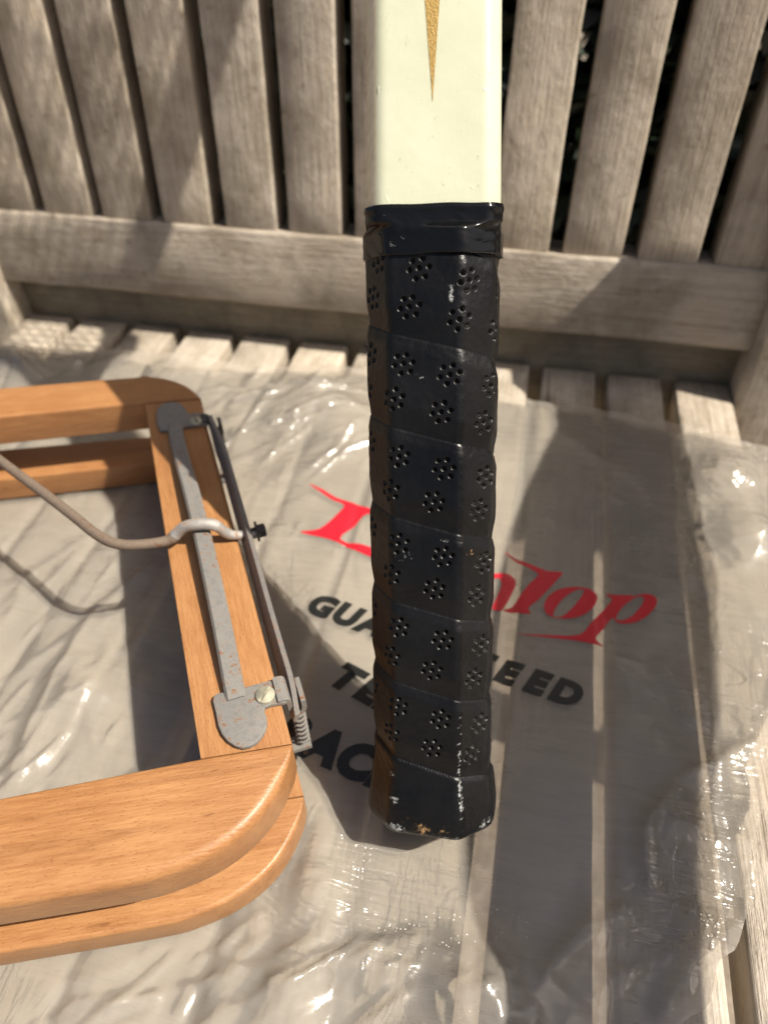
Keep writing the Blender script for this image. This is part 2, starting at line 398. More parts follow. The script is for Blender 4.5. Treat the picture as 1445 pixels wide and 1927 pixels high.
hp_ = part('foliage', mesh('hedge_foliage', np.array(hv)-np.array([-100, 700, FLOOR]), hf), leaf_mat(), hedge); hp_['kind'] = 'stuff'
for x in (-600, -250, 100, 420):
    V, Fc = tube(smooth_path([(x+100, 0, 0), (x+115, 10, 400), (x+90, 30, 900), (x+120, 20, 1250)]), [14]*19, 8)
    part('stem', mesh('hedge_stem', V, Fc, True), simple('bark', (.09, .065, .045), .9), hedge)
tag(hedge, 'dark green hedge growing behind the slatted chair back', 'hedge')

# ------------------------------------------------------------------ garden chair
chair = empty('garden_chair', (-108, 160, FLOOR))
OFF = np.array([-108, 160, FLOOR])
tag(chair, 'weathered grey-brown slatted wooden garden armchair carrying the press, bag and racket', 'chair')
SX0, PIT = -383.7, 40.0
seat_meshes = [box_mesh('seat_slat', 32, 448, 21, 1.6, 22, .28, s) for s in range(4)]
for k in range(1, 13):
    o = part('seat_slat', seat_meshes[(k*3) % 4], TEAK, chair, np.array([SX0+PIT*k+16+random.uniform(-.4, .4), 396.5-224+random.uniform(-.6, .6), -10.5+random.uniform(-.5, .3)])-OFF, (0, 0, random.uniform(-.0015, .0015)))
RR, YB, S1, S2, PB, B0 = .105, 381.75, 76.3, 30.1, 39.76, -301.85
upB = np.array([0, math.sin(RR), math.cos(RR)]); nB = np.array([0, -math.cos(RR), math.sin(RR)])
TOPL = 530/math.cos(RR)
def onback(x, s, off): return np.array([x, YB, 0])+upB*s+nB*off
rotB = (math.pi/2-RR, 0, 0)       # local y -> up the back
back_meshes = [box_mesh('back_slat', 31.5, TOPL-S1-6, 21, 1.6, 22, .28, 20+s) for s in range(4)]
for k in range(-1, 11):
    x = B0+PB*k+15.9
    o = part('back_slat', back_meshes[(k*5+1) % 4], TEAK, chair, onback(x, (S1+TOPL-6)/2-1, -3-10.5)-OFF, (math.pi/2-RR+random.uniform(-.001, .001), 0, 0))
    o.rotation_euler.y = random.uniform(-.003, .003)
W = 473+14
part('lower_back_rail', box_mesh('lower_back_rail', S1-S2, W, 27, 2.2, 24, .35, 40), TEAK, chair, onback(-108.5, (S1+S2)/2, -13.5)-OFF, (0, 0, 0)).rotation_euler = (Matrix.Rotation(-RR, 3, 'X') @ Matrix(((0, 1, 0), (0, 0, -1), (-1, 0, 0)))).to_euler()
part('top_back_rail', box_mesh('top_back_rail', 60, W, 27, 4, 24, .35, 41), TEAK, chair, onback(-108.5, TOPL+24, -13.5)-OFF).rotation_euler = (Matrix.Rotation(-RR, 3, 'X') @ Matrix(((0, 1, 0), (0, 0, -1), (-1, 0, 0)))).to_euler()
part('rear_seat_rail', box_mesh('rear_seat_rail', 72, W, 20, 2, 24, .35, 42), TEAK_SHADED, chair, np.array([-108.5, 408.5, -8])-OFF).rotation_euler = Matrix(((0, 1, 0), (0, 0, -1), (-1, 0, 0))).to_euler()
part('front_seat_rail', box_mesh('front_seat_rail', 60, W, 20, 2, 12, .3, 43), TEAK, chair, np.array([-108.5, -45, -53])-OFF).rotation_euler = Matrix(((0, 1, 0), (0, 0, -1), (-1, 0, 0))).to_euler()
pm = box_mesh('rear_post', 52, 1000, 46, 4, 30, .4, 50)
for x in (128.7+26, -345.5-26):
    part('rear_post', pm, TEAK, chair, np.array([x, 375+23+.105*80, 80])-OFF, (math.pi/2-RR, 0, 0))
fm = box_mesh('front_leg', 48, 600, 44, 3, 10, .3, 51)
for x in (128.7+60, -345.5-60):
    part('front_leg', fm, TEAK, chair, np.array([x, -20, -120])-OFF, (math.pi/2, 0, 0))
    part('side_seat_rail', box_mesh('side_seat_rail', 20, 400, 50, 2, 10, .3, 52), TEAK, chair, np.array([128.7+64 if x > 0 else -345.5-64, 190, -50])-OFF)
HA = 190.0                               # armrest height, its outline gives the shadow band on the seat
a_, b_ = SUN[0]/SUN[2]*HA, -SUN[1]/SUN[2]*HA
L_ = [(8, 398), (12, 372), (36, 345), (37, 328), (27, 285), (20, 245), (16.5, 208), (14, 155), (16, 120), (16.5, 94), (19, 77), (27, 55), (30, 20), (30, -20), (40, -50)]
R_ = [(72, -50), (80, -20), (82, 20), (83, 60), (84, 100), (88, 135), (95, 165), (98, 198), (100, 225), (97, 260), (95, 300), (94, 340), (93, 398)]
poly = [(x+a_, y-b_) for x, y in L_+R_]
part('armrest', prism_mesh('armrest', poly, HA, HA+22, 3), TEAK, chair, -OFF)
poly2 = [(-216.8-x, y) for x, y in poly]
part('armrest', prism_mesh('armrest', poly2, HA, HA+22, 3), TEAK, chair, -OFF)

# ------------------------------------------------------------------ plastic bag
OUT = np.array([(-374, 344), (-340, 353), (-305, 347), (-262, 352), (-215, 349), (-175, 353), (-135, 358), (-102, 364), (-60, 358), (-20, 353), (11, 351), (48, 350), (75, 346.5), (100, 343), (139, 331), (146, 300), (141, 240),
                (122, 178), (110.7, 147.7), (105.4, 130.4), (101.8, 124), (99.2, 102), (92, 83), (82.6, 68), (74, 56), (58, 30), (30, 4), (-20, -22), (-120, -36), (-250, -30), (-345, 10), (-372, 120), (-378, 250)], float)
def inside(px, py, poly):
    r = np.zeros(px.shape, bool); n = len(poly)
    for i in range(n):
        x1, y1 = poly[i]; x2, y2 = poly[(i+1) % n]
        c = ((y1 > py) != (y2 > py)) & (px < (x2-x1)*(py-y1)/((y2-y1) if y2 != y1 else 1e-9)+x1); r ^= c
    return r
def seg_dist(px, py, poly, closed=False):
    """distance to a polyline, the side sign and the fraction along it"""
    n = len(poly); best = np.full(px.shape, 1e9); sg = np.zeros(px.shape); bx = np.zeros(px.shape); by = np.zeros(px.shape); fr = np.zeros(px.shape)
    m = n if closed else n-1
    for i in range(m):
        x1, y1 = poly[i]; x2, y2 = poly[(i+1) % n]; dx, dy = x2-x1, y2-y1; q = dx*dx+dy*dy
        t = np.clip(((px-x1)*dx+(py-y1)*dy)/q, 0, 1); cx, cy_ = x1+t*dx, y1+t*dy; d = np.hypot(px-cx, py-cy_)
        k = d < best; best = np.where(k, d, best); sg = np.where(k, np.sign(dx*(py-y1)-dy*(px-x1)), sg); bx = np.where(k, cx, bx); by = np.where(k, cy_, by); fr = np.where(k, (i+t)/m, fr)
    return best, sg, bx, by, fr
OUT = np.array([p[:2] for p in smooth_path([(*q, 0) for q in np.vstack([OUT, OUT[:1]])], 5)][:-1])
OUT = OUT + np.stack([N3(OUT[:, 0]*.06, OUT[:, 1]*.06), N4(OUT[:, 0]*.06, OUT[:, 1]*.06)], -1)*5

# press outlines (mm): frame bars used both to press the film flat and to build the press
UT, UB, LT, LB = 56.0, 40.0, 18.5, 5.0
dN = np.array([.936, .352])
N_out = [(-232.8, -10.6), (-129.9, 28.2), (-85, 45.1), (-73, 50.8), (-63.5, 57.5), (-56, 66), (-51.6, 75.5), (-50.0, 86), (-50.6, 92.3)]
N_in = [(-76.2, 82.5), (-127.8, 60), (-222, 19.0)]
N_out = [tuple(q[:2]) for q in smooth_path([(*q, 0) for q in N_out], 4)]
RAIL = [(-76.0, 82.9), (-50.8, 92.8), (-138.5, 240.2), (-145.5, 251.5), (-169.6, 243.2)]
F_ = [(-169.9, 243.8), (-145.2, 252.3), (-150.0, 257.5), (-157.0, 262.0), (-166, 265.0), (-176, 265.6), (-184, 263.8), (-245.7, 242.5), (-318, 217.4), (-309, 191.5), (-231.4, 220.4)]
F_ = F_[:2]+[tuple(q[:2]) for q in smooth_path([(*q, 0) for q in F_[2:8]], 4)]+F_[8:]
LRAIL = [(-222.3, 19.4), (-244, 12), (-333, 210), (-318.5, 216.6), (-309.3, 191)]
N_BAR = N_out+N_in
LRAIL = [(-222.4, 19.2), (-233.2, -10.0), (-252, -4), (-335, 190), (-333, 206), (-319, 216.6), (-309.4, 191.3)]
FOOT = [N_BAR, RAIL, F_, LRAIL]

RIDGES = [  # photo polyline, height, width (mm), sharpness
    ([(10, 1500), (60, 1360), (110, 1265), (180, 1150), (250, 1090), (310, 1040)], 5.0, 7, 1),
    ([(20, 1490), (70, 1390), (120, 1310), (150, 1255)], 3.0, 4, 0),
    ([(60, 1450), (110, 1400), (160, 1320), (185, 1270)], 2.6, 5, 0),
    ([(110, 1255), (150, 1240), (185, 1270), (180, 1300)], 2.5, 4, 0),
    ([(180, 1130), (240, 1190)], 2.2, 3, 0), ([(165, 1165), (235, 1235)], 2.2, 3, 0), ([(120, 1305), (215, 1310)], 2.2, 4, 0),
    ([(428, 865), (455, 815), (500, 760), (545, 698)], 6.0, 8, 1),
    ([(490, 880), (560, 800), (690, 745)], 4.0, 7, 0), ([(470, 830), (560, 745), (640, 735)], 4.0, 8, 0), ([(520, 890), (600, 840), (690, 800)], 3.0, 7, 0),
    ([(500, 905), (610, 870), (700, 850)], 2.5, 6, 0),
    ([(476, 1925), (600, 1850), (690, 1800), (738, 1762)], 6.5, 6, 0), ([(715, 1880), (728, 1820), (740, 1762)], 3.4, 4, 0),
    ([(752, 1860), (775, 1790), (800, 1755)], 2.2, 4, 0), ([(510, 1860), (560, 1810), (600, 1790)], 3.0, 6, 0), ([(380, 1890), (440, 1840), (450, 1800)], 3.0, 6, 0),
    ([(560, 1830), (590, 1795)], 2.5, 4, 0), ([(590, 1710), (630, 1660), (650, 1600), (640, 1530)], 4.5, 9, 0), ([(575, 1540), (605, 1490)], 3.0, 4, 0), ([(600, 1445), (640, 1520), (665, 1580)], 3.6, 6, 0),
    ([(820, 1900), (880, 1850), (930, 1790)], 4.0, 12, 0), ([(850, 1880), (960, 1880)], 3.5, 10, 0),
    ([(1236, 1927), (1270, 1860), (1306, 1797), (1341, 1700)], 4.5, 6, 1), ([(997, 1883), (1050, 1800), (1107, 1739), (1224, 1688)], 3.8, 7, 1),
    ([(1224, 1688), (1212, 1620), (1210, 1563), (1273, 1465)], 4.5, 5, 1), ([(1273, 1465), (1330, 1440), (1369, 1422), (1427, 1387)], 5.5, 6, 1),
    ([(1255, 1530), (1310, 1560), (1345, 1585), (1400, 1580)], 2.5, 5, 0), ([(1250, 1600), (1262, 1540), (1273, 1470)], 2.0, 3, 0),
    ([(1300, 1830), (1340, 1770), (1390, 1740), (1415, 1680)], 4.0, 5, 0), ([(1340, 1620), (1345, 1690)], 2.0, 4, 1), ([(1395, 1610), (1412, 1665)], 2.5, 4, 0),
    ([(1000, 780), (1100, 840), (1200, 900), (1290, 1050), (1345, 1125)], 2.2, 8, 0), ([(1290, 1060), (1340, 1120)], 2.2, 4, 0),
    ([(1330, 880), (1370, 890), (1400, 920)], 5.0, 8, 0), ([(1380, 940), (1420, 1000), (1445, 1010)], 4.5, 8, 0), ([(1300, 1100), (1400, 1060), (1440, 1020)], 2.6, 6, 0),
    ([(1230, 1230), (1290, 1300), (1320, 1380)], 2.4, 6, 0), ([(1100, 1200), (1240, 1310)], 1.5, 5, 0),
    ([(0, 660), (40, 690), (60, 720)], 8.0, 9, 0), ([(200, 690), (300, 670), (420, 690)], 5.0, 8, 0), ([(280, 690), (380, 720), (440, 735)], 5.0, 9, 0),
    ([(130, 1010), (160, 1060), (150, 1100)], 2.0, 6, 0), ([(60, 950), (130, 935), (160, 930)], 2.0, 5, 0), ([(0, 1180), (40, 1120), (60, 1060)], 2.0, 6, 0),
]
RIDGES = [([Z(x, y, 5) for x, y in pts], h, w, s) for pts, h, w, s in RIDGES]
rc = random.Random(21)
def creases(px_, py_, n, spread, ang, dang, len_, hh, w):
    c = Z(px_, py_, 5)
    for _ in range(n):
        a = math.radians(ang+rc.gauss(0, dang)); L = rc.uniform(*len_); x0, y0 = c[0]+rc.gauss(0, spread[0]), c[1]+rc.gauss(0, spread[1])
        k = rc.gauss(0, .12)
        RIDGES.append(([(x0-math.cos(a-k)*L, y0-math.sin(a-k)*L), (x0+rc.gauss(0, .6), y0+rc.gauss(0, .6)), (x0+math.cos(a+k)*L, y0+math.sin(a+k)*L)], rc.uniform(*hh), rc.uniform(*w), rc.random() < .5))
creases(600, 790, 34, (24, 22), 35, 18, (8, 28), (1.4, 4.6), (1.3, 3.4))
creases(470, 740, 20, (20, 16), 50, 25, (6, 20), (1.4, 4.2), (1.3, 3.4))
creases(250, 690, 18, (40, 14), 20, 30, (6, 18), (1.0, 3.0), (1.5, 4))
creases(30, 690, 12, (24, 14), -30, 30, (6, 18), (1.5, 4.0), (2, 4))
creases(170, 1230, 22, (14, 16), 60, 30, (4, 14), (.6, 2.0), (1, 2.5))
creases(80, 1050, 22, (30, 26), 55, 25, (6, 24), (.5, 1.8), (1.5, 4))
creases(60, 1400, 16, (18, 16), 58, 15, (10, 30), (.6, 2.0), (1.2, 3))
creases(560, 1850, 26, (24, 10), 40, 15, (6, 22), (.9, 3.2), (1.1, 2.6))
creases(300, 1880, 14, (24, 8), 30, 20, (6, 22), (.6, 2.0), (1.2, 3))
creases(625, 1600, 12, (7, 14), 60, 20, (4, 12), (.6, 2.0), (1.2, 3))
creases(900, 1880, 22, (12, 7), 45, 35, (3, 10), (.6, 2.0), (1, 2.2))
creases(1390, 930, 26, (14, 22), -40, 40, (4, 16), (.5, 1.9), (1.0, 2.4))
creases(1350, 1130, 22, (12, 22), -30, 30, (4, 16), (.3, 1.0), (.8, 2.0))
creases(1330, 1640, 20, (10, 20), 60, 30, (4, 14), (.3, 1.2), (.8, 2.0))
creases(1240, 1800, 14, (16, 10), 55, 15, (6, 20), (.5, 1.8), (1.2, 3))
creases(560, 960, 14, (14, 20), 40, 20, (6, 20), (.3, 1.0), (1.2, 3))
creases(1180, 1000, 14, (24, 34), -45, 20, (8, 26), (.3, .9), (1.5, 3.5))
creases(700, 680, 10, (30, 8), 10, 20, (6, 18), (.6, 2.0), (1.5, 3))
HILLS = [(*Z(px_, py_, 5), r_, h_) for px_, py_, r_, h_ in ((590, 770, 24, 15), (660, 800, 18, 9), (615, 1650, 15, 6), (628, 1545, 11, 5), (890, 1870, 17, 7), (940, 1905, 10, 4), (540, 1890, 14, 4), (40, 690, 20, 9), (1365, 885, 15, 8), (1415, 1000, 12, 7), (330, 690, 22, 7), (230, 670, 20, 6), (160, 1290, 12, 5), (150, 1110, 9, 2.5), (1310, 1560, 10, 3), (505, 1010, 10, 3), (610, 1120, 16, 2.0))]
def bag_height(x, y):
    x = np.atleast_1d(np.asarray(x, float)); y = np.atleast_1d(np.asarray(y, float))
    h = 3.0+1.0*N1(x*.012, y*.012)
    # gentle sag between the slats
    ph = ((x-SX0) % PIT)/PIT; h -= .8*np.exp(-((ph-.9)/.06)**2)
    # calm area where the print lies, crumpled elsewhere
    calm = np.exp(-(((x-5)/85)**2+((y-175)/85)**2)**2)
    k = 1-.82*calm
    for ang, sx, sy, amp, nn in ((.9, .022, .006, 2.4, N2), (-.5, .028, .008, 1.4, N3)):
        c, s = math.cos(ang), math.sin(ang); u = c*x+s*y; v = -s*x+c*y
        wv = 14*nn(x*.008+7, y*.008+3)
        r = 1-np.abs(nn((u+wv)*sx, (v+wv)*sy))*2.4
        h = h+amp*k*np.clip(r, 0, 1)**1.9*.22
    # flat facets meeting in straight creases
    tri = lambda t: 2*np.abs(t-np.floor(t+.5))
    for ang, lam, amp, ph in ((.62, 46, 2.6, .1), (1.05, 31, 1.7, .4), (.25, 58, 2.6, .7), (2.35, 41, 1.5, .2), (-.35, 24, .9, .6), (.8, 15, .55, .3)):
        wv = .35*N1(x*.006+ang*9, y*.006)+.10*N4(x*.03, y*.03+ang*5)
        m_ = np.clip(.35+1.9*N2(x*.010+ang*3, y*.010-ang*7), 0, 1)
        h = h+.30*amp*k*m_*tri((x*math.cos(ang)+y*math.sin(ang))/lam+ph+wv)
    for pts, hh, w, s in RIDGES:
        q = np.array(pts); lo = q.min(0)-5*w; hi = q.max(0)+5*w
        m = (x > lo[0]) & (x < hi[0]) & (y > lo[1]) & (y < hi[1])
        if not m.any(): continue
        d, sg, _, _, fr = seg_dist(x[m], y[m], pts)
        fade = np.minimum(1, np.minimum(fr, 1-fr)*5+.15)
        w_ = np.where(sg > 0, w*.45, w) if s else w
        h[m] = h[m]+.50*hh*fade*np.maximum(0, np.exp(-(d/w_)**1.15)-.006)
    for bx_, by_, rx_, hh in HILLS:
        h = h+.6*hh*np.exp(-(((x-bx_)**2+(y-by_)**2)/rx_**2))
    # the press and the racket butt hold it down
    for ply in FOOT:
        ply = np.array(ply); inn = inside(x, y, ply); d = seg_dist(x, y, ply, True)[0]
        d = np.where(inn, 0, d); q = smooth01(d/9.0); h = np.minimum(h, 4.4+q*14); h = h*(q)+np.minimum(h, 4.4)*(1-q)
    d = np.hypot((x+12)/1.0, y-108); q = smooth01((d-30)/24); h = h*q+np.minimum(h, 3.6)*(1-q)
    return np.maximum(h, 1.5)
STEP = 1.15
gx = np.arange(-385, 152, STEP); gy = np.arange(-46, 374, STEP)
PX, PY = np.meshgrid(gx, gy)
ins = inside(PX, PY, OUT)
fc = grid_faces(len(gy), len(gx)); keep = ins.ravel()[fc].any(1); fc = fc[keep]
px, py = PX.ravel().copy(), PY.ravel().copy()
used = np.unique(fc); outm = used[~ins.ravel()[used]]
_, _, bx, by, _ = seg_dist(px[outm], py[outm], OUT, True); px[outm] = bx; py[outm] = by
remap = -np.ones(len(px), int); remap[used] = np.arange(len(used)); fc = remap[fc]
bxv, byv = px[used], py[used]
bz = bag_height(bxv, byv)
# the rim
ed = seg_dist(bxv, byv, OUT, True)[0]
bz = bz+1.6*np.exp(-(ed/3)**2)*(.5+N2(bxv*.04, byv*.04))
BAG0 = np.array([-110, 160, 0])
bag = empty('plastic_bag', BAG0)
tag(bag, 'crumpled clear plastic racket bag with red and black lettering spread over the seat', 'plastic bag')
fs = mesh('bag_front_sheet', np.stack([bxv, byv, bz], -1)-BAG0, fc, True)
cm = 1-.9*np.exp(-(((bxv-10)/80)**2+((byv-165)/90)**2)**2); cm = cm*np.clip(.35+1.6*N3(bxv*.012+3, byv*.012), 0.05, 1)
at_ = fs.attributes.new('crumple', 'FLOAT', 'POINT'); at_.data.foreach_set('value', cm.astype(np.float32))
lay = .20+.08*smooth01((18-bxv+.12*(byv-150))/45)+.08*N2(bxv*.012, byv*.012)+.10*smooth01((bxv-100)/20)
at_ = fs.attributes.new('layers', 'FLOAT', 'POINT'); at_.data.foreach_set('value', lay.astype(np.float32))
part('front_sheet', fs, FILM, bag)
# the other side of the bag, flat against the slats
sx_, sy_ = np.meshgrid(np.arange(-380, 150, 3.5), np.arange(-44, 372, 3.5)); ib = inside(sx_, sy_, OUT*.992+np.array([-.8, 1.2])); f2 = grid_faces(*sx_.shape); f2 = f2[ib.ravel()[f2].all(1)]
us2 = np.unique(f2); rm = -np.ones(sx_.size, int); rm[us2] = np.arange(len(us2)); x2, y2 = sx_.ravel()[us2], sy_.ravel()[us2]
z2 = .55+.35*(N4(x2*.03, y2*.03)+.5)-.5*np.exp(-(((((x2-SX0) % PIT)/PIT)-.9)/.06)**2)
bs_ = mesh('bag_back_sheet', np.stack([x2, y2, np.clip(z2, .3, 1.1)], -1)-BAG0, rm[f2], True)
l2 = .17+.17*smooth01((18-x2+.12*(y2-150))/45)+.10*N3(x2*.012, y2*.012)
at_ = bs_.attributes.new('layers', 'FLOAT', 'POINT'); at_.data.foreach_set('value', l2.astype(np.float32))
at_ = bs_.attributes.new('crumple', 'FLOAT', 'POINT'); at_.data.foreach_set('value', np.full(len(x2), .5, np.float32))
part('back_sheet', bs_, FILM, bag)
def drape(name, tri_v, tri_f, mat, lift=.25):
    bm = bmesh.new(); vs_ = [bm.verts.new((x, y, 0)) for x, y in tri_v]
    for f in tri_f:
        try: bm.faces.new([vs_[i] for i in f])
        except ValueError: pass
    bmesh.ops.triangulate(bm, faces=bm.faces[:])
    for _ in range(5):
        long = [e for e in bm.edges if e.calc_length() > 2.6]
        if not long: break
        bmesh.ops.subdivide_edges(bm, edges=long, cuts=1); bmesh.ops.triangulate(bm, faces=bm.faces[:])
    bm.verts.index_update()
    P = np.array([v.co[:] for v in bm.verts]); h = bag_height(P[:, 0], P[:, 1])+lift
    me = mesh(name, np.stack([P[:, 0], P[:, 1], h], -1)-BAG0, [tuple(v.index for v in f.verts) for f in bm.faces], True); bm.free()
    me.update()
    # face upwards
    for p in me.polygons:
        if p.normal.z < 0: p.flip()
    return part(name, me, mat, bag)
def curve_fill(loops):
    cu = bpy.data.curves.new('tmp', 'CURVE'); cu.dimensions = '2D'; cu.fill_mode = 'BOTH'
    for lp in loops:
        sp = cu.splines.new('POLY'); sp.points.add(len(lp)-1); sp.use_cyclic_u = True
        for p, (x, y) in zip(sp.points, lp): p.co = (x, y, 0, 1)
    o = bpy.data.objects.new('tmp', cu); col.objects.link(o)
    me = o.to_mesh(); v = [(q.co.x, q.co.y) for q in me.vertices]; f = [tuple(p.vertices) for p in me.polygons]
    o.to_mesh_clear(); bpy.data.objects.remove(o); bpy.data.curves.remove(cu); return v, f
def cr(pts, ox=900, oy=700, s=2.651): return [(ox+x/s, oy+y/s) for x, y in pts]
def rnd(lp, sub=4):          # soften a traced loop
    P = [np.array((*q, 0.)) for q in lp]; P = [P[-1]]+P+[P[0], P[1]]; out = []
    for i in range(1, len(P)-2):
        a, b, c, d = P[i-1], P[i], P[i+1], P[i+2]
        for k in range(sub):
            t = k/sub; q = .5*((2*b)+(-a+c)*t+(2*a-5*b+4*c-d)*t*t+(-a+3*b-3*c+d)*t**3); out.append((q[0], q[1]))
    return out
letters = {
    'D': [[(582, 911), (608, 922), (634, 936), (664, 946), (700, 958), (742, 972), (778, 998), (792, 1034), (784, 1064), (758, 1072), (718, 1054), (674, 1037), (632, 1018), (598, 1008), (564, 1001), (598, 996), (618, 984), (636, 966), (648, 950), (622, 938)],
          [(694, 966), (736, 986), (758, 1018), (756, 1044), (734, 1044), (690, 1026), (640, 1014), (666, 990)]],
    'u': [[(812, 1000), (842, 1008), (828, 1034), (818, 1056), (828, 1064), (846, 1050), (866, 1014), (894, 1022), (872, 1062), (868, 1078), (880, 1084), (862, 1092), (842, 1086), (844, 1072), (822, 1086), (800, 1080), (792, 1062), (804, 1034), (812, 1014), (800, 1010)]],
    'n': [[(886, 1060), (914, 1064), (908, 1078), (930, 1078), (952, 1077), (968, 1085), (971, 1096), (963, 1115), (949, 1141), (941, 1147), (926, 1143), (936, 1120), (944, 1098), (938, 1086), (920, 1092), (900, 1116), (888, 1136), (862, 1130), (882, 1100), (894, 1074)]],
    'l': [cr([(128, 898), (200, 932), (290, 968), (350, 990), (420, 996), (385, 1040), (310, 1120), (250, 1172), (262, 1200), (190, 1194), (122, 1184), (170, 1162), (215, 1100), (262, 1044), (300, 1006), (240, 968), (180, 936)])],
    'o': [cr([(328, 1168), (345, 1120), (395, 1082), (470, 1067), (545, 1074), (590, 1102), (590, 1142), (550, 1190), (480, 1220), (410, 1223), (350, 1207)]),
          cr([(374, 1196), (415, 1132), (478, 1086), (524, 1079), (520, 1106), (472, 1168), (424, 1209), (385, 1215)])],
    'p': [cr([(634, 1097), (690, 1107), (772, 1108), (758, 1124), (795, 1107), (845, 1103), (885, 1120), (889, 1155), (850, 1205), (792, 1239), (730, 1249), (690, 1241), (668, 1220), (620, 1278), (586, 1326), (622, 1363), (500, 1336), (340, 1318), (188, 1300), (380, 1308), (508, 1304), (562, 1246), (635, 1168), (668, 1126)]),
          cr([(688, 1218), (722, 1164), (788, 1118), (824, 1118), (820, 1150), (776, 1204), (732, 1229), (702, 1232)])],
}
for ch, loops in letters.items():
    lp = [[Z(x, y, 4.0) for x, y in (L if ch in 'l' and False else rnd(L, 3))] for L in loops]
    v, f = curve_fill(lp); drape('red_letter', v, f, RED)
def text_line(txt, start, ang, cap, pitch, stretch=1.0, bold=.070, shear=.24):
    for i, ch in enumerate(txt):
        cu = bpy.data.curves.new('tmp', 'FONT'); cu.body = ch; cu.size = 1.0; cu.shear = shear; cu.offset = bold; cu.resolution_u = 4; cu.align_x = 'CENTER'
        o = bpy.data.objects.new('tmp', cu); col.objects.link(o); me = o.to_mesh()
        v = np.array([q.co[:2] for q in me.vertices]); f = [tuple(p.vertices) for p in me.polygons]
        o.to_mesh_clear(); bpy.data.objects.remove(o); bpy.data.curves.remove(cu)
        s = cap/.78; v = v*np.array([s*stretch, s]); p = start[0]+pitch*(i+.5)
        x = v[:, 0]+pitch*(i+.5); y = v[:, 1]
        c, sn = math.cos(ang), math.sin(ang)
        drape('black_letter', np.stack([start[0]+c*x-sn*y, start[1]+sn*x+c*y], -1), f, BLACK)
text_line('GUARANTEED', (-77.5, 177.8), math.radians(-11.5), 11.6, 12.1)
text_line('TENNIS', (-58.5, 145.5), math.radians(-19), 12.4, 11.4)
text_line('RACKET', (-73.5, 116.5), math.radians(-12.5), 14.5, 13.4)

# dotted heat seal across the film, its sparkles put in as white domes
sv_, sf_ = [], []; rs = random.Random(5)
for path_, n_ in (([(712, 1752), (760, 1745), (800, 1728), (850, 1720), (920, 1717), (995, 1722)], 40), ([(795, 1795), (830, 1778), (870, 1768), (930, 1763), (1000, 1762)], 20)):
    P = smooth_path([np.array((*Z(x, y, 5), 0)) for x, y in path_], 12)
    for i in range(n_):
        t = rs.random()*(len(P)-1); q = P[int(t)]+np.array([rs.gauss(0, .35), rs.gauss(0, .9), 0]); r_ = rs.uniform(.05, .19); z_ = float(bag_height(q[0], q[1])[0])+.05; k = len(sv_)
        sv_ += [np.array([q[0]+r_*math.cos(a)*1.5, q[1]+r_*math.sin(a), z_])-BAG0 for a in [j*math.pi/3 for j in range(6)]]+[np.array([q[0], q[1], z_+r_*.8])-BAG0]
        sf_ += [(k+j, k+(j+1) % 6, k+6) for j in range(6)]
part('seal_dots', mesh('seal_dots', sv_, sf_, True), simple('seal_sparkle', (.75, .74, .70), .25), bag)

# ------------------------------------------------------------------ racket
B = np.array([-4.9, 86.95, 23.369]); AX = np.array([-.113878, .530629, .83992]); BK = np.array([-.180665, .820263, -.542705]); E1 = np.cross(BK, AX)
dl = math.radians(13.0)                        # turned a little about its own axis
E1r = E1*math.cos(dl)+BK*math.sin(dl)*-1; BKr = np.cross(AX, E1r)
if BKr @ BK < 0: BKr = -BKr
dls = math.radians(3.0); E1s = E1*math.cos(dls)-BK*math.sin(dls); BKs = np.cross(AX, E1s)
if BKs @ BK < 0: BKs = -BKs
racket = empty('tennis_racket', B)
tag(racket, 'cream wooden tennis racket with perforated black leather grip leaning against the slatted back', 'racket')
DEP = 30.0
HC = BKr*(DEP/2)                              # from front face to core line
def octagon(f, b, s):
    k = b/math.sqrt(2); w = f/2+k; d = s/2+k
    return np.array([(-f/2, -d), (f/2, -d), (w, -s/2), (w, s/2), (f/2, d), (-f/2, d), (-w, s/2), (-w, -s/2)])   # y<0 is the front
def rounded(poly, r, res=.12):
    """rounded outline: points, normals and arc length measured from the middle of the front face"""
    n = len(poly); out = []; nr = []
    e = np.roll(poly, -1, 0)-poly; e /= np.linalg.norm(e, axis=1)[:, None]; on = np.stack([e[:, 1], -e[:, 0]], -1)
    for i in range(n):
        p = poly[i]; n0, n1 = on[i-1], on[i]; m = n0+n1; m /= np.linalg.norm(m); c = p-m*(r/max(.3, m @ n1))
        a0, a1 = math.atan2(n0[1], n0[0]), math.atan2(n1[1], n1[0])
        while a1 < a0: a1 += 2*math.pi
        for t in np.linspace(a0, a1, 7): out.append(c+r*np.array([math.cos(t), math.sin(t)])); nr.append((math.cos(t), math.sin(t)))
    out = np.array(out); nr = np.array(nr)
    seg = np.linalg.norm(np.roll(out, -1, 0)-out, axis=1); s = np.concatenate([[0], np.cumsum(seg)]); tot = s[-1]
    P = np.vstack([out, out[:1]]); Nn = np.vstack([nr, nr[:1]])
    i0 = np.argmin(np.abs(out[:, 0])+1e3*(out[:, 1] > 0))
    # find arc position of (0,-d)
    best = None
    for i in range(n*7):
        a, b = P[i], P[i+1]
        if a[1] < 0 and b[1] < 0 and a[0] <= 0 <= b[0]: best = s[i]+seg[i]*(-a[0])/(b[0]-a[0])
    def at(u):
        q = (np.asarray(u)+best) % tot
        return np.stack([np.interp(q, s, P[:, 0]), np.interp(q, s, P[:, 1])], -1), np.stack([np.interp(q, s, Nn[:, 0]), np.interp(q, s, Nn[:, 1])], -1)
    return at, tot
FW, BW, SW = 20.0, 11.8, 11.8
DEP = SW+2*BW/math.sqrt(2); HC = BK*(DEP/2)
at, TOT = rounded(octagon(FW, BW, SW), 3.8)
